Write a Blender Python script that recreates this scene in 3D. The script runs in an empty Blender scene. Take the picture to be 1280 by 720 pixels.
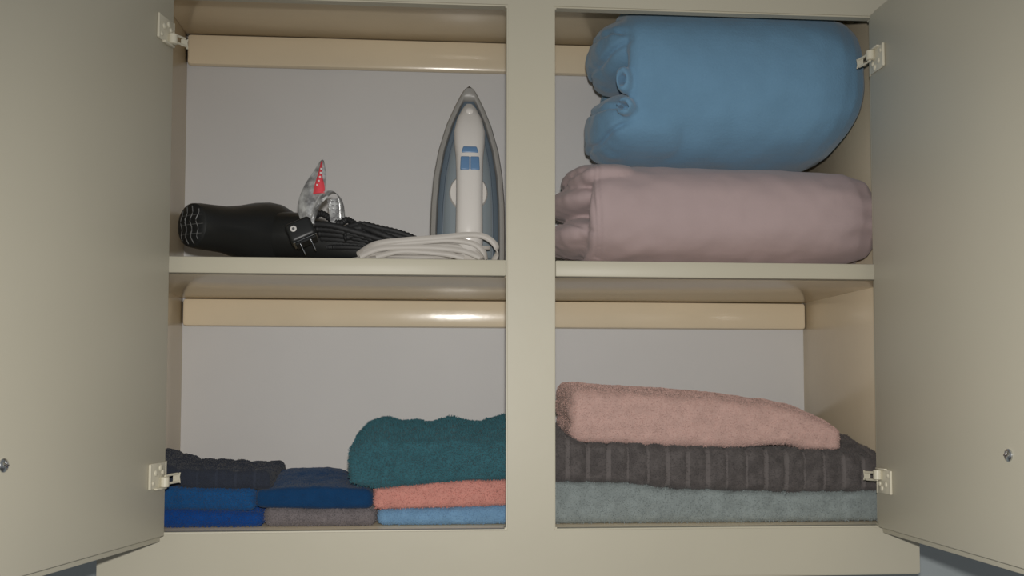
import bpy, bmesh, math, random
import numpy as np
from mathutils import Vector, Matrix, noise

random.seed(7); RNG = np.random.default_rng(7)
SC = bpy.context.scene; COL = SC.collection

# ------------------------------------------------------------------ camera
FPX, CYPX = 1279.95, 421.33
CAM = Vector((.37672, -1.50947, .20339)); YAW, PITCH, ROLL = .08004, .05193, .00123
_c, _s = math.cos(YAW), math.sin(YAW)
_fw, _r, _u = Vector((_s, _c, 0)), Vector((_c, -_s, 0)), Vector((0, 0, 1))
FWD = _fw*math.cos(PITCH) + _u*math.sin(PITCH); UP0 = _u*math.cos(PITCH) - _fw*math.sin(PITCH)
RIGHT = _r*math.cos(ROLL) + UP0*math.sin(ROLL); UP = UP0*math.cos(ROLL) - _r*math.sin(ROLL)
cam = bpy.data.cameras.new('camera'); camo = bpy.data.objects.new('camera', cam); COL.objects.link(camo)
cam.sensor_width = 36; cam.sensor_fit = 'HORIZONTAL'; cam.lens = 36*FPX/1280
cam.shift_y = (CYPX-360)/1280; cam.clip_start = .02
camo.matrix_world = Matrix(((RIGHT.x, UP.x, -FWD.x, CAM.x), (RIGHT.y, UP.y, -FWD.y, CAM.y), (RIGHT.z, UP.z, -FWD.z, CAM.z), (0, 0, 0, 1)))
SC.camera = camo

def at(px, py, Y):
    """world point at depth Y that is seen at pixel px, py of the 1280x720 photograph"""
    d = FWD + RIGHT*((px-640)/FPX) - UP*((py-CYPX)/FPX)
    return CAM + d*((Y-CAM.y)/d.y)

def lerp(pts, x):
    return float(np.interp(x, [p[0] for p in pts], [p[1] for p in pts]))

# ------------------------------------------------------------------ materials
def mat(name, col, rough=.6, metal=0, spec=.5, sheen=0, bump=None, var=0, vscale=8, coat=0, col2=None):
    m = bpy.data.materials.new(name); m.use_nodes = True; nt = m.node_tree; b = nt.nodes['Principled BSDF']
    b.inputs['Base Color'].default_value = (*col, 1); b.inputs['Roughness'].default_value = rough
    b.inputs['Metallic'].default_value = metal; b.inputs['Specular IOR Level'].default_value = spec
    if sheen: b.inputs['Sheen Weight'].default_value = sheen; b.inputs['Sheen Roughness'].default_value = .5
    if coat: b.inputs['Coat Weight'].default_value = coat; b.inputs['Coat Roughness'].default_value = .15
    tc = nt.nodes.new('ShaderNodeTexCoord')
    if var:
        n = nt.nodes.new('ShaderNodeTexNoise'); n.inputs['Scale'].default_value = vscale; n.inputs['Detail'].default_value = 5
        nt.links.new(tc.outputs['Object'], n.inputs['Vector'])
        r = nt.nodes.new('ShaderNodeValToRGB')
        c2 = col2 or tuple(c*(1-var) for c in col)
        r.color_ramp.elements[0].position = .35; r.color_ramp.elements[1].position = .65
        r.color_ramp.elements[0].color = (*c2, 1); r.color_ramp.elements[1].color = (*col, 1)
        nt.links.new(n.outputs['Fac'], r.inputs['Fac']); nt.links.new(r.outputs['Color'], b.inputs['Base Color'])
    if bump:
        prev = None
        for sc, st, dist in bump:
            n = nt.nodes.new('ShaderNodeTexNoise'); n.inputs['Scale'].default_value = sc; n.inputs['Detail'].default_value = 3
            nt.links.new(tc.outputs['Object'], n.inputs['Vector'])
            bp = nt.nodes.new('ShaderNodeBump'); bp.inputs['Strength'].default_value = st; bp.inputs['Distance'].default_value = dist
            nt.links.new(n.outputs['Fac'], bp.inputs['Height'])
            if prev: nt.links.new(prev.outputs['Normal'], bp.inputs['Normal'])
            prev = bp
        nt.links.new(prev.outputs['Normal'], b.inputs['Normal'])
    return m

M = {}
M['paint'] = mat('cream_gloss_paint', (.51, .478, .375), .44, spec=.35, bump=[(14, .10, .004), (160, .05, .0008)], var=.05, vscale=3)
M['paint_in'] = mat('cream_interior_paint', (.82, .70, .51), .21, bump=[(14, .12, .004), (120, .08, .001)], var=.07, vscale=4)
M['door'] = mat('cream_door_paint', (.60, .565, .45), .45, bump=[(160, .05, .0006)], var=.03, vscale=4)
M['back'] = mat('off_white_plaster', (.69, .685, .68), .8, bump=[(220, .15, .0008)], var=.03, vscale=5)
M['room_wall'] = mat('blue_grey_wall', (.46, .51, .52), .8, bump=[(200, .15, .001)], var=.04)
M['hinge'] = mat('cream_enamel', (.66, .62, .49), .3)
M['steel'] = mat('steel', (.62, .64, .66), .22, metal=1)
M['black'] = mat('black_plastic', (.013, .014, .0138), .40, bump=[(60, .15, .001)])
M['black_rubber'] = mat('black_rubber', (.011, .0115, .012), .65)
M['slot'] = mat('pale_vent_slat', (.16, .16, .155), .25)  # vent slats, a paler grey than the black grille
M['badge'] = mat('white_badge', (.6, .58, .55), .4)
M['silver'] = mat('silver_film', (.62, .63, .62), .3, metal=.35, bump=[(60, .5, .004)], var=.6, vscale=85, col2=(.24, .24, .24))
M['silver_print'] = mat('dark_print', (.10, .10, .10), .5)
M['red'] = mat('red_print', (.75, .07, .09), .5)
M['white_plastic'] = mat('warm_white_plastic', (.62, .59, .55), .22)
M['iron_skirt'] = mat('warm_grey_plastic', (.27, .26, .24), .4)
M['iron_blue'] = mat('slate_blue_plastic', (.095, .125, .155), .35)
M['iron_light'] = mat('pale_slate_plastic', (.20, .235, .255), .35)
M['button'] = mat('blue_plastic', (.11, .21, .36), .35)
M['cord'] = mat('ivory_cord', (.44, .41, .37), .5)
def cloth(name, col, var=.12, vs=60, sheen=.12): return mat(name, col, .95, spec=.1, sheen=sheen, bump=[(420, .6, .002)], var=var, vscale=vs)

# ------------------------------------------------------------------ helpers
def link(name, me, m=None, parent=None, smooth=True):
    o = bpy.data.objects.new(name, me); COL.objects.link(o)
    if m:
        for mm in (m if isinstance(m, (list, tuple)) else [m]): me.materials.append(mm)
    if smooth:
        for p in me.polygons: p.use_smooth = True
    if parent: o.parent = parent; o.matrix_parent_inverse = parent.matrix_world.inverted()
    return o
def tag(o, label, cat, group=None):
    o['label'] = label; o['category'] = cat
    if group: o['group'] = group
    return o
def empty(name, loc):
    o = bpy.data.objects.new(name, None); COL.objects.link(o); o.location = loc; o.empty_display_size = .02
    bpy.context.view_layer.update(); return o
def frombm(name, bm, m, parent=None, smooth=False, auto=True):
    bmesh.ops.recalc_face_normals(bm, faces=bm.faces[:])
    me = bpy.data.meshes.new(name); bm.to_mesh(me); bm.free()
    o = link(name, me, m, parent, smooth=True)
    if auto:
        try: me.set_sharp_from_angle(angle=math.radians(38))
        except Exception: pass
    return o
def box(bm, lo, hi, bev=0, seg=2, mtx=None):
    lo, hi = Vector(lo), Vector(hi)
    r = bmesh.ops.create_cube(bm, size=1)
    vs = r['verts']
    for v in vs: v.co = Vector([lo[i]+(v.co[i]+.5)*(hi[i]-lo[i]) for i in range(3)])
    fs = {f for v in vs for f in v.link_faces}
    if bev:
        es = list({e for f in fs for e in f.edges})
        g = bmesh.ops.bevel(bm, geom=es, offset=bev, segments=seg, affect='EDGES', profile=.5)
        vs = list({v for f in g['faces'] for v in f.verts} | {v for v in vs if v.is_valid})
    if mtx is not None:
        for v in vs: v.co = mtx @ v.co
    return vs
def tube(bm, pts, rad, n=10, flat=1.0, cap=True, closed=False):
    pts = [Vector(p) for p in pts]; N = len(pts)
    rads = rad if isinstance(rad, (list, tuple)) else [rad]*N
    up = Vector((0, 0, 1)); rings = []
    for i, p in enumerate(pts):
        a = pts[(i-1) % N] if closed or i else pts[0]; b = pts[(i+1) % N] if closed or i < N-1 else pts[-1]
        t = (b-a).normalized(); s = t.cross(up)
        if s.length < 1e-3: s = Vector((1, 0, 0))
        s.normalize(); w = s.cross(t).normalized()
        rings.append([bm.verts.new(p + (s*math.cos(k*2*math.pi/n)*flat + w*math.sin(k*2*math.pi/n))*rads[i]) for k in range(n)])
    for i in range(N if closed else N-1):
        A, B = rings[i], rings[(i+1) % N]
        for k in range(n): bm.faces.new((A[k], A[(k+1) % n], B[(k+1) % n], B[k]))
    if cap and not closed: bm.faces.new(rings[0][::-1]); bm.faces.new(rings[-1])
    return rings
def loft(bm, rings, cap=True):
    R = [[bm.verts.new(p) for p in r] for r in rings]; n = len(R[0])
    for A, B in zip(R, R[1:]):
        for k in range(n): bm.faces.new((A[k], A[(k+1) % n], B[(k+1) % n], B[k]))
    if cap: bm.faces.new(R[0][::-1]); bm.faces.new(R[-1])
    return R
def spline(ctrl, n=8, closed=False):
    P = [Vector(p) for p in ctrl]; out = []; N = len(P)
    for i in range(N if closed else N-1):
        g = (lambda k: P[k % N]) if closed else (lambda k: P[min(max(k, 0), N-1)])
        a, b, c, d = g(i-1), g(i), g(i+1), g(i+2)
        for j in range(n):
            t = j/n
            out.append(.5*((2*b)+(c-a)*t+(2*a-5*b+4*c-d)*t*t+(3*b-a-3*c+d)*t*t*t))
    if not closed: out.append(P[-1])
    return out
def disc(bm, c, ax, r, h, n=20, dome=0):
    """short cylinder from c along ax, slightly rounded rim"""
    c = Vector(c); ax = Vector(ax).normalized(); s = ax.orthogonal().normalized(); w = ax.cross(s)
    prof = [(r, 0), (r, h*.7), (r*.93, h), (r*.55, h+dome*.7), (.0001, h+dome)]
    loft(bm, [[c+ax*z+(s*math.cos(k*2*math.pi/n)+w*math.sin(k*2*math.pi/n))*q for k in range(n)] for q, z in prof])

# ------------------------------------------------------------------ cabinet
H, P1, P2, W = .7813, .4895, .5625, 1.0500
XL, XR, XOL, XOR = -.0822, 1.1031, -.0936, 1.1180
D, ZB, ZTOP, ZC = .4357, -.0735, .905, .8696
ZS1, ZS2 = .3968, .3732
cab = empty('wall_cabinet', (W/2, D/2, ZB))
tag(cab, 'cream painted wall cabinet with both doors open and one middle shelf', 'cabinet')

bm = bmesh.new()       # face frame: one sheet with two openings, thickened and eased
XA, XB = -.0060, 1.0590
xs = [XOL, XA, P1, P2, XB, XOR]; zs = [ZB, 0, H, ZTOP]
grid = [[bm.verts.new((x, 0, z)) for z in zs] for x in xs]
for i in range(5):
    for j in range(3):
        if j == 1 and i in (1, 3): continue
        bm.faces.new((grid[i][j], grid[i+1][j], grid[i+1][j+1], grid[i][j+1]))
ext = bmesh.ops.extrude_face_region(bm, geom=bm.faces[:])
for v in [g for g in ext['geom'] if isinstance(g, bmesh.types.BMVert)]: v.co.y = .019
bmesh.ops.recalc_face_normals(bm, faces=bm.faces[:])
es = [e for e in bm.edges if len(e.link_faces) == 2 and e.calc_face_angle(0) > .5]
bmesh.ops.bevel(bm, geom=es, offset=.0022, segments=2, affect='EDGES')
frombm('face_frame', bm, M['paint'], cab)

def part_box(name, lo, hi, m, bev=.001, parent=cab):
    b = bmesh.new(); box(b, lo, hi, bev); return frombm(name, b, m, parent)
part_box('side_panel', (XOL+.0003, .0192, ZB+.01), (XL, D, ZTOP-.002), M['paint_in'])
part_box('side_panel', (XR, .0192, ZB+.01), (XOR-.0003, D, ZTOP-.002), M['paint_in'])
part_box('back_panel', (XOL+.0003, D, ZB+.01), (XOR-.0003, D+.012, ZTOP-.002), M['back'])
part_box('top_panel', (XL, .0192, ZC), (XR, D, ZC+.018), M['paint_in'])
part_box('bottom_panel', (XL, .0192, -.019), (XR, D, -.0006), M['paint_in'])
shelf = part_box('shelf', (XL, .0215, ZS2), (XR, D, ZS1), M['paint_in'], .0015)
part_box('shelf_edging', (XA+.0004, .001, ZS2-.0002), (P1-.0004, .0214, ZS1+.0004), M['paint'], .002, shelf)
part_box('shelf_edging', (P2+.0004, .001, ZS2-.0002), (XB-.0004, .0214, ZS1+.0004), M['paint'], .002, shelf)
part_box('cleat', (XL+.003, D-.0195, .3212), (XR-.001, D, ZS2-.0003), M['paint_in'], .0065)
part_box('cleat', (XL+.003, D-.0195, .8114), (XR-.001, D, ZC-.0003), M['paint_in'], .0065)

def make_door(O, e, width, zlo, zhi, side):
    """lipped door: raised inner slab and a thinner lip behind; a = along the door, n = inner face normal"""
    a = Vector((*e, 0)).normalized(); n = Vector((-a.y, a.x, 0))*side
    mx = Matrix(((a.x, n.x, 0, O[0]), (a.y, n.y, 0, O[1]), (0, 0, 1, 0), (0, 0, 0, 1)))
    b = bmesh.new()
    box(b, (0, -.0092, zlo), (width, 0, zhi), .0022, 2, mx)
    box(b, (-.0075, -.0195, zlo-.0095), (width+.0095, -.0098, zhi+.0095), .0025, 2, mx)
    box(b, (.002, -.0102, zlo+.002), (width-.002, -.0088, zhi-.002), 0, 1, mx)
    door = frombm('cabinet_door', b, M['door'], cab)
    def hinge(zc, s):
        h = bmesh.new()
        q = lambda lo, hi, bv=.0006: box(h, (lo[0], lo[1], zc+min(lo[2]*s, hi[2]*s)), (hi[0], hi[1], zc+max(lo[2]*s, hi[2]*s)), bv, 2, mx)
        q((.004, .0002, -.0175), (.047, .0018, .0175))                 # plate on the door
        q((.0455, .0002, -.0175), (.0495, .0042, .0172), .0012)        # raised outer edge
        for (u, z, r) in ((.018, .0105, .0045), (.031, .004, .0042), (.012, .004, .0036), (.038, -.0095, .003)):
            c = mx @ Vector((u, .0015, zc+z*s)); disc(h, c, n, r, .0014, 16, .0009)
        q((.006, .0002, -.0195), (.034, .0058, -.0165), .001)          # foot of the knuckle
        c0 = mx @ Vector((.014, .0062, zc-.0165*s)); c1 = mx @ Vector((.014, .0062, zc-.002*s))
        tube(h, [c0, c0.lerp(c1, .05), c0.lerp(c1, .95), c1], [.005, .0062, .0062, .005], 14)
        fx = -side
        # two arms that wrap round into the opening, and the cup that holds them on the frame
        for dz, dn in ((-.0015, .004), (-.0125, .006)):
            p0 = mx @ Vector((.014, .005+dn*.4, zc+dz*s)); p1 = mx @ Vector((.000, .005+dn*.8, zc+(dz+.001)*s))
            p2 = mx @ Vector((-.013, .007+dn, zc+(dz+.0015)*s))
            tube(h, spline([p0, p1, p2], 5), (.0017), 8)
        p = lambda u, w, z: mx @ Vector((u, w, zc+z*s))
        loft(h, [[p(-.007, .009, -.002), p(-.015, .0125, -.001), p(-.018, .0135, .0015), p(-.0165, .013, -.004), p(-.018, .0135, -.0135), p(-.014, .0125, -.011), p(-.007, .009, -.0125)],
                 [p(-.007, .0075, -.002), p(-.015, .0105, -.001), p(-.018, .0112, .0015), p(-.0165, .011, -.004), p(-.018, .0112, -.0135), p(-.014, .0105, -.011), p(-.007, .0075, -.0125)]])
        q((-.0010, .0002, -.004), (.0022, .0012, .019), .0005)           # leaf against the door edge
        return frombm('hinge', h, M['hinge'], door)
    def screw(u, z):
        h = bmesh.new(); c = mx @ Vector((u, .0002, z))
        disc(h, c, n, .0075, .0022, 24, .0022)
        for dz in (0, 1):
            lo = (u-.0045, .0038, z-.0007) if dz == 0 else (u-.0007, .0038, z-.0045)
            hi = (u+.0045, .0045, z+.0007) if dz == 0 else (u+.0007, .0045, z+.0045)
            box(h, lo, hi, 0, 1, mx)
        return frombm('screw', h, M['steel'], door)
    return door, hinge, screw
ld, lh, ls = make_door((.0066, -.0245), (-.0735, -.306), .489, -.0015, .7790, 1)
lh(.0845, 1); lh(.7120, 1); ls(.357, .1227)
rd, rh, rs = make_door((1.0445, -.0180), (.020, -1), .484, .0004, .7775, -1)
rh(.0700, -1); rh(.7010, -1); rs(.341, .1284)

# ------------------------------------------------------------------ room
def struct(name, lo, hi, m):
    b = bmesh.new(); box(b, lo, hi, 0); o = frombm(name, b, m); o['kind'] = 'structure'; return o
struct('wall_back', (-2.2, D+.0125, -1.35), (3.2, D+.1, 1.45), M['room_wall'])
M['floor'] = mat('grey_vinyl_floor', (.34, .32, .30), .5, var=.2, vscale=6)
struct('floor', (-2.2, -2.6, -1.40), (3.2, D+.0125, -1.35), M['floor'])

# ------------------------------------------------------------------ cloth builders
def slab_mesh(hx, hy, hz, r, step):
    """rounded box as a merged quad grid, centred on the origin"""
    def axis(h):
        n = max(2, int(round(2*h/step))); return np.linspace(-h, h, n+1)
    X, Y, Z = axis(hx), axis(hy), np.linspace(-hz, hz, max(6, int(2*hz/step*1.3))+1)
    b = bmesh.new()
    def sheet(U, V, f):
        g = [[b.verts.new(f(u, v)) for v in V] for u in U]
        for i in range(len(U)-1):
            for j in range(len(V)-1): b.faces.new((g[i][j], g[i+1][j], g[i+1][j+1], g[i][j+1]))
    for s in (-1, 1):
        sheet(X, Y, lambda u, v: (u, v, s*hz)); sheet(X, Z, lambda u, v: (u, s*hy, v)); sheet(Y, Z, lambda u, v: (s*hx, u, v))
    bmesh.ops.remove_doubles(b, verts=b.verts[:], dist=1e-6)
    r = min(r, hx, hy)
    rz = min(r, hz*.999)
    for v in b.verts:
        p = v.co; c = Vector((max(-hx+r, min(hx-r, p.x)), max(-hy+r, min(hy-r, p.y)), max(-hz+rz, min(hz-rz, p.z))))
        d = p-c; dn = Vector((d.x/r, d.y/r, d.z/rz))
        if dn.length > 1e-6:
            m = max(abs(dn.x), abs(dn.y), abs(dn.z)); dn = dn.normalized()*min(1, m) if m < 1 else dn.normalized()
            v.co = c+Vector((dn.x*r, dn.y*r, dn.z*rz))
    bmesh.ops.recalc_face_normals(b, faces=b.faces[:])
    return b
def fuzz(me, count, ln, wd, rnd=.7, skip=None):
    """short pile: little blades standing on the mesh, part of the same mesh"""
    nv = len(me.vertices); co = np.empty(nv*3); me.vertices.foreach_get('co', co); co = co.reshape(-1, 3)
    me.calc_loop_triangles(); nt = len(me.loop_triangles); tri = np.empty(nt*3, dtype=np.int32)
    me.loop_triangles.foreach_get('vertices', tri); tri = tri.reshape(-1, 3)
    a, b, c = co[tri[:, 0]], co[tri[:, 1]], co[tri[:, 2]]
    nr = np.cross(b-a, c-a); ar = np.linalg.norm(nr, axis=1)+1e-12; nr = nr/ar[:, None]
    w = ar*np.clip(.15-nr[:, 1]*.9+np.clip(nr[:, 2], 0, 1)*.5, .02, None)
    if skip:
        mi = np.array([me.polygons[t.polygon_index].material_index for t in me.loop_triangles]); w = w*np.where(mi == 1, skip, 1)
    k = RNG.choice(nt, count, p=w/w.sum()); u = RNG.random((count, 2)); f = u.sum(1) > 1; u[f] = 1-u[f]
    p = a[k]+(b[k]-a[k])*u[:, :1]+(c[k]-a[k])*u[:, 1:]
    d = nr[k]+RNG.normal(0, rnd, (count, 3))*.6; d /= np.linalg.norm(d, axis=1)[:, None]
    t = np.cross(d, RNG.normal(0, 1, (count, 3))); t /= np.linalg.norm(t, axis=1)[:, None]
    L = ln*RNG.uniform(.5, 1.2, (count, 1))
    p = p-nr[k]*ln*.15
    vv = np.stack([p-t*wd, p+t*wd, p+d*L+t*wd*.5, p+d*L-t*wd*.5], 1).reshape(-1, 3)
    ov = co.tolist()+vv.tolist()
    of = [tuple(q.vertices) for q in me.polygons]+[(nv+4*i, nv+4*i+1, nv+4*i+2, nv+4*i+3) for i in range(count)]
    m2 = bpy.data.meshes.new(me.name); m2.from_pydata(ov, [], of); m2.update()
    mo = np.zeros(len(of), dtype=np.int32); mo[:len(me.polygons)] = [q.material_index for q in me.polygons]; m2.polygons.foreach_set('material_index', mo)
    return m2
def N3(p, s, off=0): return noise.noise(Vector((p.x*s+off, p.y*s+off*.7, p.z*s-off)))

def towel(name, col, label, x0, x1, yf, yb, bot, top, rib=None, amp=.0022, pile=.0026, tufts=16000, r=.010, step=.005, seed=0,
          hump=None, group='folded towels on the bottom of the cabinet', var=.12, creases=()):
    """x0..x1, yf..yb: footprint; bot/top: lists of (x, z) along the front; hump(x, yn): extra height"""
    T = np.mean([z for _, z in top])-np.mean([z for _, z in bot]); hx, hy, hz = (x1-x0)/2, (yb-yf)/2, T/2
    b = slab_mesh(hx, hy, hz, min(r, hz*1.2), step); b.normal_update()
    nor = {v.index: v.normal.copy() for v in b.verts}
    for v in b.verts:
        zn = (v.co.z+hz)/(2*hz); X = v.co.x+(x0+x1)/2; Yv = v.co.y+(yf+yb)/2; yn = (Yv-yf)/(yb-yf)
        zb, zt = lerp(bot, X), lerp(top, X)
        if hump: zt += hump(X, yn)
        p = Vector((X, Yv, zb+zn*(zt-zb))); n = nor[v.index]
        d = amp*(N3(p, 28, seed)*1.1+N3(p, 75, seed+5)*.7)
        if zn < .35 and n.z < -.3: d = min(d, 0)*.3
        if rib:
            ph = ((X-rib[1])/rib[0]) % 1.0; q = abs(ph-.5)*2      # narrow valley where q -> 1
            d -= rib[2]*max(0, (q-.62)/.38)**1.5*max(.25, 1-max(0, -n.z))
            d += rib[2]*.35*(1-q*q)
        for cz, cd in creases:
            d -= cd*math.exp(-((zn-cz-.06*N3(p, 9, seed+9))/.045)**2)*max(0, -n.x)
        v.co = p+n*d
    if rib:
        for f in b.faces:
            if abs(((f.calc_center_median().x-rib[1])/rib[0]) % 1.0-.5)*2 > rib[3]: f.material_index = 1
    me = bpy.data.meshes.new(name); b.to_mesh(me); b.free()
    if rib: me.materials.append(M['black']); me.materials.append(M['black'])
    me = fuzz(me, tufts, pile, .00065, .7, .12 if rib else None)
    ms = [cloth(name+'_terry', col, var)]+([cloth(name+'_flat_weave', tuple(min(1, c*rib[4]) for c in col), .05)] if rib else [])
    o = link(name, me, ms)
    return tag(o, label, 'towel', group)

def fl(pxs, Y): return [(at(x, y, Y).x, at(x, y, Y).z) for x, y in pxs]
YF = .045
def X(px, Y=YF): return at(px, 620, Y).x
# left bay, bottom row
towel('hand_towel', (.006, .058, .245), 'royal blue folded towel at the bottom of the left stack under the medium blue one',
      -.05, X(329), YF, .25, [(-1, .0005), (2, .0005)], fl([(190, 637), (320, 640)], YF), seed=1, r=.012)
towel('hand_towel', (.19, .168, .172), 'taupe grey folded towel between the royal blue and the light blue towels',
      X(329.5), X(470), YF, .25, [(-1, .0005), (2, .0005)], fl([(328, 635), (400, 637), (470, 636)], YF), seed=2, r=.012)
towel('hand_towel', (.168, .31, .475), 'light blue folded towel directly on the cabinet floor under the salmon one',
      X(471), .535, YF, .27, [(-1, .0005), (2, .0005)], fl([(468, 637), (560, 635), (640, 632)], YF), seed=3, r=.012, pile=.0014)
# left bay, second row
towel('hand_towel', (.012, .081, .225), 'medium blue folded towel lying on the royal blue towel',
      -.05, X(318), YF+.002, .25, fl([(190, 637.5), (320, 639.5)], YF), fl([(190, 608), (320, 613)], YF), seed=4)
towel('hand_towel', (.008, .047, .13), 'dark navy folded towel with a raised middle lying on the taupe towel',
      X(318.5), X(466), YF+.001, .26, fl([(315, 635.5), (400, 637.5), (470, 636.5)], YF), fl([(316, 614), (350, 611), (400, 609), (440, 610), (470, 612)], YF),
      seed=5, pile=.0008, tufts=6000,
      hump=lambda x, yn: .021*math.exp(-((yn-.5)/.28)**2)*math.exp(-((x-.185)/.08)**4)*(1 if x < .246 else max(0, 1-(x-.246)/.016)))
towel('hand_towel', (.60, .272, .226), 'salmon pink folded towel lying on the light blue towel',
      X(466.5), .535, YF+.001, .27, fl([(466, 637.5), (560, 635.5), (640, 632.5)], YF), fl([(466, 610), (520, 605.5), (570, 601), (640, 599)], YF), seed=6)
# left bay, top
towel('ribbed_towel', (.033, .039, .055), 'charcoal ribbed towel lying on top of the medium blue towel',
      -.06, X(339), YF+.006, .22, fl([(180, 608.5), (250, 612), (320, 613), (345, 612)], YF), fl([(150, 566), (200, 580), (225, 586), (300, 589), (330, 588), (342, 592)], YF),
      rib=(.028, .004, .0020, .86, 1.15), seed=7, r=.010, pile=.0013, step=.004, hump=lambda x, yn: .004*yn)
towel('bath_towel', (.045, .144, .174), 'thick fluffy teal towel lying on the salmon and navy towels',
      X(436), .545, YF-.002, .27, fl([(436, 604), (470, 610), (520, 606), (570, 601.5), (640, 599)], YF),
      fl([(434, 562), (440, 559), (450, 556), (462, 552), (478, 549), (500, 554), (520, 552), (540, 554), (566, 548), (590, 553), (612, 554), (640, 545)], YF),
      seed=8, r=.009, amp=.0034, pile=.0042, tufts=42000, hump=lambda x, yn: .0245*math.sin(min(1, yn*1.5)*math.pi/2)*min(1, .25+max(0, x-.255)/.03)+.003*N3(Vector((x, yn*.2, 0)), 30, 3)*yn)
# right bay
towel('bath_towel', (.265, .302, .297), 'grey-green folded towel at the bottom of the right stack',
      .535, 1.0945, YF-.002, .34, [(-1, .0005), (2, .0005)], fl([(640, 600), (695, 601.5), (783, 603.5), (845, 611), (989, 615), (1110, 613)], YF), seed=9, tufts=36000, r=.014, var=.18)
towel('ribbed_towel', (.121, .108, .104), 'brown-grey ribbed towel between the peach and the grey-green towels',
      .53, 1.098, YF-.004, .33, fl([(640, 599), (695, 601.5), (783, 603.5), (845, 611), (989, 615), (1110, 613)], YF),
      fl([(640, 540), (700, 545), (725, 554), (780, 556), (850, 559), (940, 561), (1000, 563), (1060, 565), (1110, 576)], YF), rib=(.0308, at(772.5, 590, YF).x-.0154, .0042, .82, 1.2), seed=10, tufts=46000, r=.014, amp=.0030, pile=.0031, var=.3, step=.0035,
      hump=lambda x, yn: (.020*math.sin(min(1, yn*2)*math.pi/2)*max(0, min(1, (.598-x)/.02)))+.030*max(0, min(1, yn*2.2-.15))*math.exp(-((x-1.085)/.045)**2))
towel('bath_towel', (.57, .385, .338), 'peach folded towel on top of the brown-grey ribbed towel',
      at(712.5, 520, .05).x, at(1054, 540, .05).x, .048, .25,
      fl([(690, 548), (721, 553), (850, 559), (920, 560), (960, 557), (989, 556), (1006, 562), (1060, 564)], .05),
      fl([(690, 488), (702, 486), (783, 492), (869, 498), (960, 507), (1000, 515), (1030, 527), (1055, 540)], .05),
      seed=11, tufts=52000, r=.015, pile=.0014, amp=.0026, creases=((.36, .004), (.70, .003)), hump=lambda x, yn: .012*math.sin(min(1, yn*2)*math.pi/2))

# ------------------------------------------------------------------ rolled comforters
def blob(bm, c, r, e=2.0, nu=40, nv=24, f=None):
    """superellipsoid"""
    c = Vector(c); rings = []
    sg = lambda v, p: math.copysign(abs(v)**p, v)
    for j in range(1, nv):
        th = -math.pi/2+math.pi*j/nv
        ring = []
        for i in range(nu):
            ph = 2*math.pi*i/nu; ct = sg(math.cos(th), 2/e)
            q = Vector((sg(math.sin(th), 2/e)*r[0], ct*sg(math.cos(ph), .95)*r[1], ct*sg(math.sin(ph), .95)*r[2]))
            if f: q = f(q)
            ring.append(c+q)
        rings.append(ring)
    loft(bm, rings)
def hollow(bm, x0, x1, cy, cz, ro, ri, squash=1.0, n=24):
    pr = [(x0+.05, ri*.8), (x0+.006, ri), (x0, (ri+ro)/2), (x0+.006, ro), (x1, ro)]
    loft(bm, [[Vector((x, cy+q*math.cos(k*2*math.pi/n)*squash, cz+q*math.sin(k*2*math.pi/n))) for k in range(n)] for x, q in pr])
def finish_roll(name, bm, m, voxel, wr, label, cat):
    bmesh.ops.recalc_face_normals(bm, faces=bm.faces[:])
    me = bpy.data.meshes.new(name+'_raw'); bm.to_mesh(me); bm.free()
    tmp = bpy.data.objects.new('tmp', me); COL.objects.link(tmp)
    md = tmp.modifiers.new('r', 'REMESH'); md.mode = 'VOXEL'; md.voxel_size = voxel
    ms = tmp.modifiers.new('s', 'SMOOTH'); ms.factor = .5; ms.iterations = 2
    dg = bpy.context.evaluated_depsgraph_get(); dg.update()
    m2 = bpy.data.meshes.new_from_object(tmp.evaluated_get(dg)); bpy.data.objects.remove(tmp); bpy.data.meshes.remove(me)
    m2.name = name
    nv = [v.normal.copy() for v in m2.vertices]
    for v, n in zip(m2.vertices, nv): v.co = v.co+n*wr(v.co)
    return tag(link(name, m2, m), label, cat, None)

# blue roll: outer wrap, the two folded lobes showing at the left end, two tight inner folds
bm = bmesh.new()
cy, cz = .205, .7105
def wrap(xs, cy, cz, ry, rz, e, shear):
    n = 72; rings = []
    for (x, k) in xs:
        ring = []
        for i in range(n):
            t = 2*math.pi*i/n; c, s = math.cos(t), math.sin(t)
            yy = math.copysign(abs(c)**(2/e), c)*ry*k; zz = math.copysign(abs(s)**(2/e), s)*rz*k
            ring.append(Vector((x+shear(x, zz/rz, yy/ry), cy+yy, cz+zz)))
        rings.append(ring)
    return rings
def sh_blue(x, zn, yn):
    t = max(0, (x-.80)/.29)
    s = -.046*t*max(0, -zn)**2.6-.010*t*max(0, zn)**3
    return s
ring_x = [(.735, .62), (.708, .68), (.694, .77), (.688, .86), (.690, .925), (.699, .97), (.718, .993), (.76, 1.0), (.85, 1.0), (.95, 1.0), (1.00, .995), (1.034, .97), (1.057, .92), (1.073, .84), (1.083, .70), (1.088, .45), (1.089, .15)]
loft(bm, wrap(ring_x, cy, cz, .162, .1345, 2.35, sh_blue))
def lobe(bm, c, r, tip=0): blob(bm, c, r, 2.6)
lobe(bm, (.728, .180, .7635), (.086, .118, .058))
lobe(bm, (.728, .178, .638), (.092, .118, .060))
def curl(bm, P, ax, ro, ri, zk, n=24):
    ax = Vector(ax).normalized(); s_ = Vector((0, 0, 1)).cross(ax).normalized(); w_ = ax.cross(s_)
    pr = [(.026, ri*.7), (.010, ri*.95), (.003, ri), (0, (ri*.6+ro*.4)), (.003, ro), (.012, ro*1.08), (.07, ro*1.05)]
    loft(bm, [[P+ax*h+(s_*math.cos(k*2*math.pi/n)+w_*math.sin(k*2*math.pi/n)*zk)*q for k in range(n)] for h, q in pr])
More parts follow.
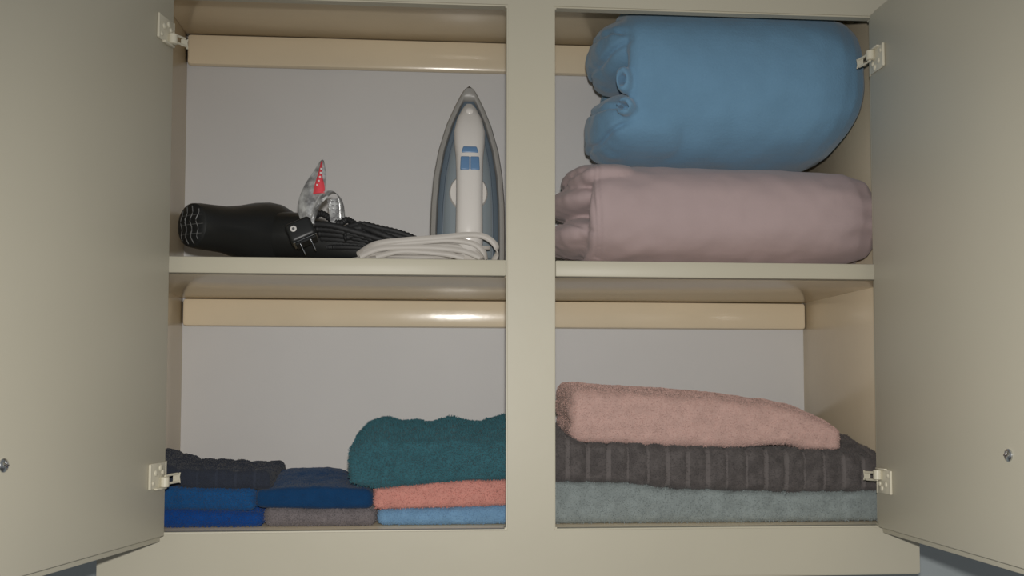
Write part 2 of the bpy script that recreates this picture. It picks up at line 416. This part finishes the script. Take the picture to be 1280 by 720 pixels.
curl(bm, at(775.5, 98, .047), (.62, .78, 0), .0125, .0065, 1.5)
curl(bm, at(777.5, 130.5, .047), (.62, .78, 0), .0130, .0078, .95)
M['blue_fleece'] = mat('blue_fleece', (.163, .313, .462), .95, spec=.1, sheen=.3, bump=[(300, .35, .002), (9, .25, .02)], var=.08, vscale=14)
def wr_blue(p):
    d = .0028*N3(p, 11, 3)+.0014*N3(p, 30, 4)+.003*N3(Vector((p.x*.4, p.y, p.z)), 9, 8)
    k = max(0, min(1, (.697-p.x)/.02))
    for zc, sl in ((.779, -.55), (.742, .35), (.655, -.45), (.612, .4)):
        d -= k*.0075*math.exp(-((p.z-zc-sl*(p.x-.66)+.004*math.sin(p.y*60))/.0045)**2)
    return d+k*.003*N3(p, 40, 31)
finish_roll('rolled_comforter', bm, M['blue_fleece'], .0034,
    wr_blue,
    'thick blue rolled comforter resting on the pink rolled comforter', 'comforter')

bm = bmesh.new()
cy, cz = .20, .4825
def sh_pink(x, zn, yn):
    t = max(0, (x-.80)/.29); return -.035*t*max(0, zn)**1.5+.012*(1-t)*max(0, zn)
ring_x = [(.70, .60), (.650, .68), (.632, .76), (.624, .85), (.622, .92), (.629, .975), (.645, 1.0), (.70, 1.0), (.85, 1.0), (.95, 1.0), (1.02, .99), (1.055, .955), (1.08, .88), (1.093, .76), (1.098, .5), (1.099, .2)]
loft(bm, wrap(ring_x, cy, cz, .172, .0865, 2.5, sh_pink))
lobe(bm, (.660, .170, .507), (.088, .110, .026)); lobe(bm, (.655, .165, .450), (.088, .110, .032))
lobe(bm, (.655, .165, .5405), (.062, .120, .0285))
M['pink_cotton'] = mat('pink_cotton', (.45, .35, .347), .9, spec=.15, sheen=.15, bump=[(9, .3, .02), (500, .15, .001)], var=.06, vscale=10)
def wr_pink(p):
    d = .0030*N3(p, 10, 13)+.0014*N3(p, 34, 14)
    k = max(0, (p.x-.98)/.1); d += k*.013*N3(Vector((p.x*.6, p.y*.6, p.z*1.6)), 26, 2)
    e = p.x-.006*math.sin(p.z*22)
    for xs_ in (.6335, .6400): d -= .0022*math.exp(-((e-xs_)/.0020)**2) if p.y < .09 else 0
    k2 = max(0, min(1, (.632-p.x)/.02))
    d -= k2*.006*math.exp(-((p.z-.541-.5*(p.x-.60)+.004*math.sin(p.y*50))/.0035)**2)+k2*.004*math.exp(-((p.z-.466+.7*(p.x-.60))/.003)**2)-k2*.003*N3(p, 45, 17)
    q = math.exp(-((p.x-.70)/.05)**2); d += .003*q*N3(p, 30, 22)
    if p.z < .402: d = max(d, 0)*0
    return d
o = finish_roll('rolled_comforter', bm, M['pink_cotton'], .0032, wr_pink, 'pale pink rolled comforter lying on the middle shelf under the blue one', 'comforter')
zmin = min(v.co.z for v in o.data.vertices); o.location.z += ZS1+.0006-zmin

# ------------------------------------------------------------------ clothes iron standing on its heel
IY = .125                                       # depth of the soleplate
ic = at(583.5, 300, IY).x; iz0 = ZS1+.0005
IT = at(586, 111, IY).z-iz0                      # height to the tip
iron = empty('clothes_iron', (ic, IY-.04, iz0))
tag(iron, 'grey and white steam iron standing on its heel beside the centre post', 'iron')
hwp = [(0, .0585), (.06, .0600), (.12, .0598), (.21, .0596), (.35, .0585), (.50, .0550), (.64, .0480), (.78, .0360), (.88, .0235), (.945, .0140), (.98, .0080), (1, .0)]
def outline(ins, n=46):
    L = []
    for i in range(n+1):
        s = 1-(1-i/n)**1.7 if False else i/n
        v = s**.8
        L.append((lerp(hwp, v), v*IT))
    pts = [(w, v) for w, v in L]+[(-w, v) for w, v in L[::-1][1:]]
    c = []
    for k, (w, v) in enumerate(pts):             # inset towards the middle line
        f = max(0, 1-ins/max(abs(w), ins*1.001)) if abs(w) > 1e-5 else 0
        vv = max(ins*.6, min(v, IT-ins*2.3))
        c.append((math.copysign(max(0, min(abs(w), lerp(hwp, vv/IT))-ins), w) if abs(w) > 1e-6 else 0.0, vv))
    return c
lean = .05
def ip(u, v, w): return Vector((ic+u+.0025*v/IT, IY-w+lean*v*.35, iz0+v))
def iloft(name, prof, m, parent=iron):
    b = bmesh.new(); loft(b, [[ip(u, v, w) for u, v in outline(i)] for i, w in prof])
    bmesh.ops.remove_doubles(b, verts=b.verts[:], dist=1e-5); return frombm(name, b, m, parent)
iloft('soleplate', [(.004, -.004), (.0025, -.003), (.0025, .003)], M['steel'])
iloft('skirt', [(.001, .0032), (0, .006), (0, .020), (.002, .025), (.0055, .0265), (.0085, .0255), (.0105, .021), (.012, .012)], M['iron_skirt'])
iloft('body', [(.0112, .010), (.0112, .0215), (.013, .0235), (.0185, .0245), (.0195, .027), (.022, .027)], M['iron_blue'])
iloft('water_tank', [(.021, .020), (.021, .0305), (.024, .034), (.032, .037)], M['iron_light'])
# handle: swept rounded bar with a flared head
def hv(py): return (at(586, py, IY-.07).z-iz0)
path = [(132, .030, .007, .006), (137, .038, .0125, .010), (148, .047, .0200, .013), (163, .056, .0245, .0155), (178, .064, .0235, .0165), (195, .071, .0212, .017), (215, .077, .0205, .0175),
        (245, .083, .0203, .018), (275, .086, .0206, .0185), (298, .085, .0212, .019), (312, .079, .0215, .021), (323, .070, .0215, .023), (329, .064, .021, .023)]
def vpx(py, w): return max(.001, (at(586, py, IY-w).z-iz0)/(1+0*w))
path = [(vpx(py, w+th)/IT, w, hw, th) for py, w, hw, th in path]
def hsurf(v): return float(np.interp(v/IT, [p[0] for p in path[::-1]], [p[1]+p[3] for p in path[::-1]]))
b = bmesh.new(); rings = []
for i, (vn, w, hw, th) in enumerate(path):
    a = path[max(0, i-1)]; c = path[min(len(path)-1, i+1)]
    dv, dw = (c[0]-a[0])*IT, c[1]-a[1]; l = math.hypot(dv, dw); dv /= l; dw /= l
    if i >= len(path)-3: dv, dw = -1, 0
    if i == 0: dv, dw = -.6, .8
    nv_, nw_ = dw, -dv
    ring = []
    for k in range(28):
        t = 2*math.pi*k/28; cu, su = math.cos(t), math.sin(t)
        u = math.copysign(abs(cu)**.75, cu)*hw; q = math.copysign(abs(su)**.75, su)*th
        ring.append(ip(u, vn*IT+nv_*q, w+nw_*q))
    rings.append(ring)
loft(b, rings)
hd = frombm('handle', b, M['white_plastic'], iron)
b = bmesh.new()                                  # rear block that closes the handle onto the heel
loft(b, [[ip(x*k, v, w) for x, v in ((-.024, .0), (-.024, .026), (-.018, .036), (.018, .036), (.024, .026), (.024, .0))] for w, k in ((.02, 1.25), (.04, 1.15), (.066, 1.0), (.072, .9))])
frombm('heel', b, M['white_plastic'], iron)
b = bmesh.new(); disc(b, ip(0, .395*IT, .030), ip(0, 0, 1)-ip(0, 0, 0), .0305, .013, 40); fd = frombm('temperature_dial', b, M['white_plastic'], iron)
b = bmesh.new(); disc(b, ip(0, vpx(140, .05), .046), ip(0, .25, 1)-ip(0, 0, 0), .0062, .008, 20, .002); frombm('spray_nozzle', b, M['white_plastic'], iron)
def button(name, u0, u1, v0, v1, taper, wtop):
    b = bmesh.new()
    vs = box(b, (u0, v0, 0), (u1, v1, .006), .0018, 3)
    for v in vs:
        u, vv, h = v.co; k = 1-taper*(vv-v0)/(v1-v0); v.co = ip(u*k, vv, hsurf(vv)-.0042+h)
    return frombm(name, b, M['button'], iron)
v2 = lambda py: at(586, py, IY-.092).z-iz0
button('steam_button', -.0150, -.0006, v2(212), v2(194), .06, .0975)
button('steam_button', .0006, .0150, v2(212), v2(194), .06, .0975)
button('spray_button', -.0132, .0132, v2(189), v2(180.5), .22, .0915)
# cord: flat flex gathered in long loops in front of the heel
b = bmesh.new()
zz = ZS1+.0028
loops = [(440, 545, .005, .000), (447, 575, .012, .006), (455, 600, .000, .011), (462, 590, .016, .015), (452, 560, .010, .003), (470, 612, .004, .018), (444, 530, .015, .009)]
path = []
for i, (xa, xb, oy, oz) in enumerate(loops):
    XA, XB = at(xa, 310, .03).x, at(xb, 310, .03).x; ym = .034+oy
    for j in range(12):
        t = 2*math.pi*j/12
        path.append(((XA+XB)/2-(XB-XA)/2*math.cos(t), ym-.012*math.sin(t), zz+oz*.9*max(.15, math.sin(t*.5)) + .002*(i % 3)))
tube(b, spline(path, 6), .0030, 8, flat=.6)
# the last loop rises over the coil, passes the handle and drops on its right
pp = [at(447, 318, .040), at(470, 305, .022), at(510, 300, .020), at(550, 297, .018), at(585, 293.5, .014), at(606, 296, .012), at(619, 306, .012), at(621, 317, .014), at(617, 326, .018)]
tube(b, spline(pp, 8), .0046, 10, flat=.42)
pp = [at(455, 316, .024), at(480, 307, .022), at(520, 303, .020), at(560, 300, .018), at(590, 304, .018), at(604, 314, .02), at(608, 324, .024)]
tube(b, spline(pp, 8), .0043, 10, flat=.42)
pp = [at(450, 321, .022), at(475, 311, .020), at(515, 309, .019), at(550, 310, .018), at(580, 314, .02), at(600, 322, .022)]
tube(b, spline(pp, 8), .0043, 10, flat=.42)
pp = [at(470, 321, .024), at(500, 314, .022), at(530, 315, .022), at(560, 318, .022), at(580, 323, .022)]
tube(b, spline(pp, 8), .0043, 10, flat=.42)
for k in range(3):
    pp = [at(458+6*k, 320-2*k, .030), at(482+5*k, 311-2.2*k, .026+.003*k), at(525+5*k, 308-2*k, .026+.004*k), at(560+4*k, 307-1.5*k, .026+.004*k), at(586+4*k, 312-k, .028), at(600+3*k, 324-2*k, .032)]
    tube(b, spline(pp, 8), .0034, 8, flat=.5)
for v in b.verts: v.co.z = max(v.co.z, ZS1+.0006); v.co.y = max(v.co.y, .006)
frombm('cord', b, M['cord'], iron)

# ------------------------------------------------------------------ hair dryer lying on its side
dry = empty('hair_dryer', (.13, .12, ZS1))
tag(dry, 'black hair dryer lying on the middle shelf with silver cord label and plug', 'hair dryer')
E0 = at(240, 281.5, .045); B0 = Vector((.118, .165, .4525))
ax = (B0-E0).normalized()
def turned(bm, prof, o, ax, n=40, squash=1):
    s = Vector((0, 0, 1)).cross(ax).normalized(); w = ax.cross(s)
    loft(bm, [[o+ax*z+(s*math.cos(k*2*math.pi/n)+w*math.sin(k*2*math.pi/n)*squash)*q for k in range(n)] for q, z in prof])
b = bmesh.new()
Lb = (B0-E0).length
turned(b, [(.030, .002), (.0335, .004), (.0345, .012), (.0350, .03), (.0362, Lb*.40), (.0420, Lb*.60), (.0500, Lb*.80), (.0535, Lb*.95), (.0530, Lb+.008), (.047, Lb+.028), (.039, Lb+.045), (.033, Lb+.06), (.031, Lb+.085), (.029, Lb+.087), (.001, Lb+.083)], E0, ax)
frombm('barrel', b, M['black'], dry)
b = bmesh.new()
turned(b, [(.0337, .0045), (.0330, .0), (.029, -.0028), (.02, -.0052), (.01, -.0064), (.0005, -.0067)], E0, ax)
s_ = Vector((0, 0, 1)).cross(ax).normalized(); w_ = ax.cross(s_)
grille = frombm('intake_grille', b, M['black'], dry)
b = bmesh.new()
gz = lambda q: -.0067+.0058*(q/.0325)**2-.0005
for row in (-.018, -.006, .006, .018):             # curved vent slats standing a little proud
    half = math.sqrt(.029**2-row**2)
    pts = []
    for j in range(13):
        t = -half+2*half*j/12; q = row+.0022*math.sin(t*260)
        pts.append(E0+s_*q+w_*t+ax*gz(math.hypot(q, t)))
    tube(b, pts, .0008, 6)
for row in (-.014, 0, .014):
    half = math.sqrt(.029**2-row**2)
    tube(b, [E0+s_*(-half+2*half*j/10)+w_*row+ax*gz(math.hypot(row, -half+2*half*j/10)) for j in range(11)], .00035, 6)
frombm('vent_slat', b, M['slot'], grille)
b = bmesh.new()                                     # handle, folded alongside the nozzle
hp = [B0+Vector((-.01, -.01, -.004)), B0+Vector((.045, -.035, -.004)), Vector((.215, .115, .4350)), Vector((.262, .105, .4260)), Vector((.292, .10, .4200))]
hp = spline(hp, 6); tube(b, hp, [.040-.0140*i/(len(hp)-1)+.0 for i in range(len(hp)-2)]+[.019, .012], 22)
for v in b.verts: v.co.z = max(v.co.z, ZS1+.0006)
hnd = frombm('handle', b, M['black'], dry)
b = bmesh.new(); box(b, (-.012, -.004, -.006), (.012, .004, .006), .0018, 2, Matrix.Translation(Vector((.205, .086, .444))) @ Matrix.Rotation(-.5, 4, 'X'))
frombm('switch', b, M['black_rubber'], hnd)
# power cord: corrugated black flex bundled in loops to the right of the handle
b = bmesh.new()
for i in range(9):
    xa, xb = .205+.008*(i % 3), .305+.0075*i-(.012 if i % 2 else 0); yc = .093+.006*(i % 4); zc = ZS1+.006+.0052*(8-i)*.98
    pts = []
    for j in range(26):
        t = 2*math.pi*j/26; k = (1-math.cos(t))/2
        zt = zc+(1-k)*.010*(8-i)/8+.003*math.sin(t*2+i)
        pts.append((xa+(xb-xa)*k, yc-.018*math.sin(t), max(zt*(1-k)+(ZS1+.005+.0030*(8-i)+.004*(8-i)/8)*k, ZS1+.0052)))
    pts = spline(pts, 5, closed=True)
    tube(b, pts, [.0046 if q % 2 else .0038 for q in range(len(pts))], 10, closed=True)
pts = spline([at(430, 286, .05+.018), at(450, 280, .06+.018), at(475, 285, .06+.018), at(500, 291, .06+.018), at(520, 299, .06+.018), at(530, 310, .07+.018), at(524, 322, .08+.018)], 9)
tube(b, pts, [.0050 if q % 2 else .0040 for q in range(len(pts))], 10)
pts = spline([at(392, 271, .06+.018), at(402, 267, .058+.018), at(414, 274, .058+.018), at(425, 279, .055+.018), at(434, 275, .06+.018), at(446, 281, .06+.018), at(470, 290, .05+.018), at(500, 302, .05+.018)], 9)
tube(b, pts, [.0056 if q % 2 else .0046 for q in range(len(pts))], 10)
for dy in (4, 8, 12):
    pts = spline([at(430, 286+dy, .07), at(450, 281+dy, .076), at(475, 286+dy, .078), at(500, 292+dy, .078), at(518, 300+dy, .078)], 9)
    tube(b, pts, [.0056 if q % 2 else .0046 for q in range(len(pts))], 10)
# filling strands down to the shelf between the loops and the plug
for i in range(7):
    pts = spline([at(392+3*i, 280+6*i, .055+.004*i+.018), at(415+4*i, 282+6*i, .05+.004*i+.018), at(445+5*i, 290+5*i, .05+.004*i+.018), at(478+4*i, 300+4*i, .055+.004*i+.018)], 8)
    tube(b, pts, [.0056 if q % 2 else .0046 for q in range(len(pts))], 10)
for v in b.verts: v.co.z = max(v.co.z, ZS1+.0006)
frombm('power_cord', b, M['black_rubber'], dry)
# plug: block with a round badge, metal blades pointing down to the front edge
pc = at(377, 291.5, .030)
A = (at(390, 319, .022)-at(378, 294, .030)); A.normalize()
Bx = Vector((.80, .12, .60)); Bx = (Bx-A*Bx.dot(A)).normalized(); Cx = A.cross(Bx).normalized()
if Cx.y > 0: Cx = -Cx
PM = Matrix(((Bx.x, A.x, Cx.x, pc.x), (Bx.y, A.y, Cx.y, pc.y), (Bx.z, A.z, Cx.z, pc.z), (0, 0, 0, 1)))
b = bmesh.new(); box(b, (-.0200, -.0185, -.013), (.0205, .0140, .013), .006, 4, PM)
plug = frombm('plug', b, M['black'], dry)
b = bmesh.new(); disc(b, PM @ Vector((-.0085, -.0060, .0128)), Cx, .0048, .0008, 24)
bd = frombm('badge', b, M['badge'], plug)
b = bmesh.new(); disc(b, PM @ Vector((-.0085, -.0060, .0135)), Cx, .0021, .0005, 16); frombm('badge_print', b, M['silver_print'], plug)
b = bmesh.new(); box(b, (-.0180, .0139, -.011), (.0195, .0150, .0115), .0004, 1, PM); frombm('face_plate', b, M['steel'], plug)
b = bmesh.new(); box(b, (-.0150, .0150, -.009), (.0175, .0185, .0095), .0008, 1, PM); frombm('collar', b, M['black'], plug)
for u in (-.0085, .0080):
    b = bmesh.new(); box(b, (u-.0008, .0185, -.0032), (u+.0008, .0340, .0042), .0004, 1, PM); frombm('blade', b, M['steel'], plug)
# silver warning label folded round the cord
def strip(bm, L, R, th=.0007):
    n = Vector((0, 1, 0)); rows = []
    for l, r in zip(L, R):
        rows.append([l.lerp(r, k/6)+Vector((0, -.004*math.sin(math.pi*k/6), 0)) for k in range(7)])
    F = [[bm.verts.new(p) for p in r] for r in rows]; Bk = [[bm.verts.new(p+n*th) for p in r] for r in rows]
    m = len(F)
    for i in range(m-1):
        for k in range(6):
            bm.faces.new((F[i][k], F[i][k+1], F[i+1][k+1], F[i+1][k])); bm.faces.new((Bk[i][k], Bk[i+1][k], Bk[i+1][k+1], Bk[i][k+1]))
        bm.faces.new((F[i][0], F[i+1][0], Bk[i+1][0], Bk[i][0])); bm.faces.new((F[i][6], Bk[i][6], Bk[i+1][6], F[i+1][6]))
    for k in range(6):
        bm.faces.new((F[0][k], Bk[0][k], Bk[0][k+1], F[0][k+1])); bm.faces.new((F[-1][k], F[-1][k+1], Bk[-1][k+1], Bk[-1][k]))
b = bmesh.new()
S = lambda pts, n=6: spline(pts, n)
strip(b, S([at(376, 276, .060), at(372, 262, .060), at(374, 247, .062), at(382, 229, .066), at(392, 214, .070), at(399, 203, .074), at(402.5, 199.5, .076)]),
         S([at(393, 280, .050), at(392, 268, .050), at(393, 257, .052), at(399, 247, .056), at(405, 238, .060), at(407, 215, .066), at(405, 201, .074)]))
lab = frombm('warning_label', b, M['silver'], dry)
b = bmesh.new()
arcL = S([at(386, 281, .050), at(390, 264, .046), at(396, 249, .046), at(404, 240, .048), at(413, 238, .056), at(420, 242, .064), at(424, 256, .070), at(425, 280, .074)])
arcR = S([at(392, 282, .064), at(396, 268, .062), at(401, 256, .062), at(409, 247, .064), at(417, 242, .070), at(425, 246, .076), at(430, 258, .082), at(432, 280, .086)])
strip(b, arcL, arcR)
lab2 = frombm('warning_label', b, M['silver'], dry)
b = bmesh.new()
strip(b, S([at(391.5, 243.5, .0525), at(393.5, 232, .057), at(398, 217, .062), at(401, 204, .069)]), S([at(406, 242, .0525), at(406, 233, .056), at(403.2, 219, .062), at(403.6, 202, .0715)]), .0004)
for v in b.verts: v.co.y -= .0035
red = frombm('red_print', b, M['red'], lab)
b = bmesh.new()                                      # rows of small unreadable print
for (x, y) in ((396.5, 231), (398.5, 226), (400, 221), (401, 216), (401.6, 211)):
    p = at(x, y, .0515+.0); p.y = .0555+(231-y)*.0004-.0085
    q = at(x, y, p.y); box(b, q-Vector((.0014, .0001, .0012)), q+Vector((.0014, .0001, .0012)), 0)
frombm('white_print', b, M['badge'], lab)
b = bmesh.new()
for i, y in enumerate((252, 257, 262, 267, 272)):
    for x in (416, 421, 426):
        q = at(x+i*.4, y, .060); box(b, q-Vector((.0019, .0002, .0008)), q+Vector((.0019, .0002, .0008)), 0)
frombm('grey_print', b, M['silver_print'], lab2)
b = bmesh.new()
strip(b, S([at(409, 250, .074), at(411, 262, .072), at(413, 279, .070)]), S([at(427, 248, .078), at(429, 262, .078), at(431, 279, .078)]))
frombm('warning_label', b, M['silver'], dry)

# ------------------------------------------------------------------ light: the camera's own flash and a dim room
w = bpy.data.worlds.new('room_glow'); SC.world = w; w.use_nodes = True
w.node_tree.nodes['Background'].inputs['Color'].default_value = (.95, .97, 1, 1); w.node_tree.nodes['Background'].inputs['Strength'].default_value = .18
fl_ = bpy.data.lights.new('camera_flash', 'SPOT'); fl_.energy = 61; fl_.spot_size = math.radians(112); fl_.spot_blend = 1; fl_.shadow_soft_size = .014
fl_.color = (1, .97, .93)
fo = bpy.data.objects.new('camera_flash', fl_); COL.objects.link(fo)
fo.location = CAM + RIGHT*.004 + UP*.06
fo.rotation_euler = (Vector((.58, 0, -.09))-fo.location).to_track_quat('-Z', 'Y').to_euler()

vs = SC.view_settings; vs.view_transform = 'Standard'; vs.look = 'None'; vs.gamma = 1; vs.use_curve_mapping = False; vs.exposure = 0
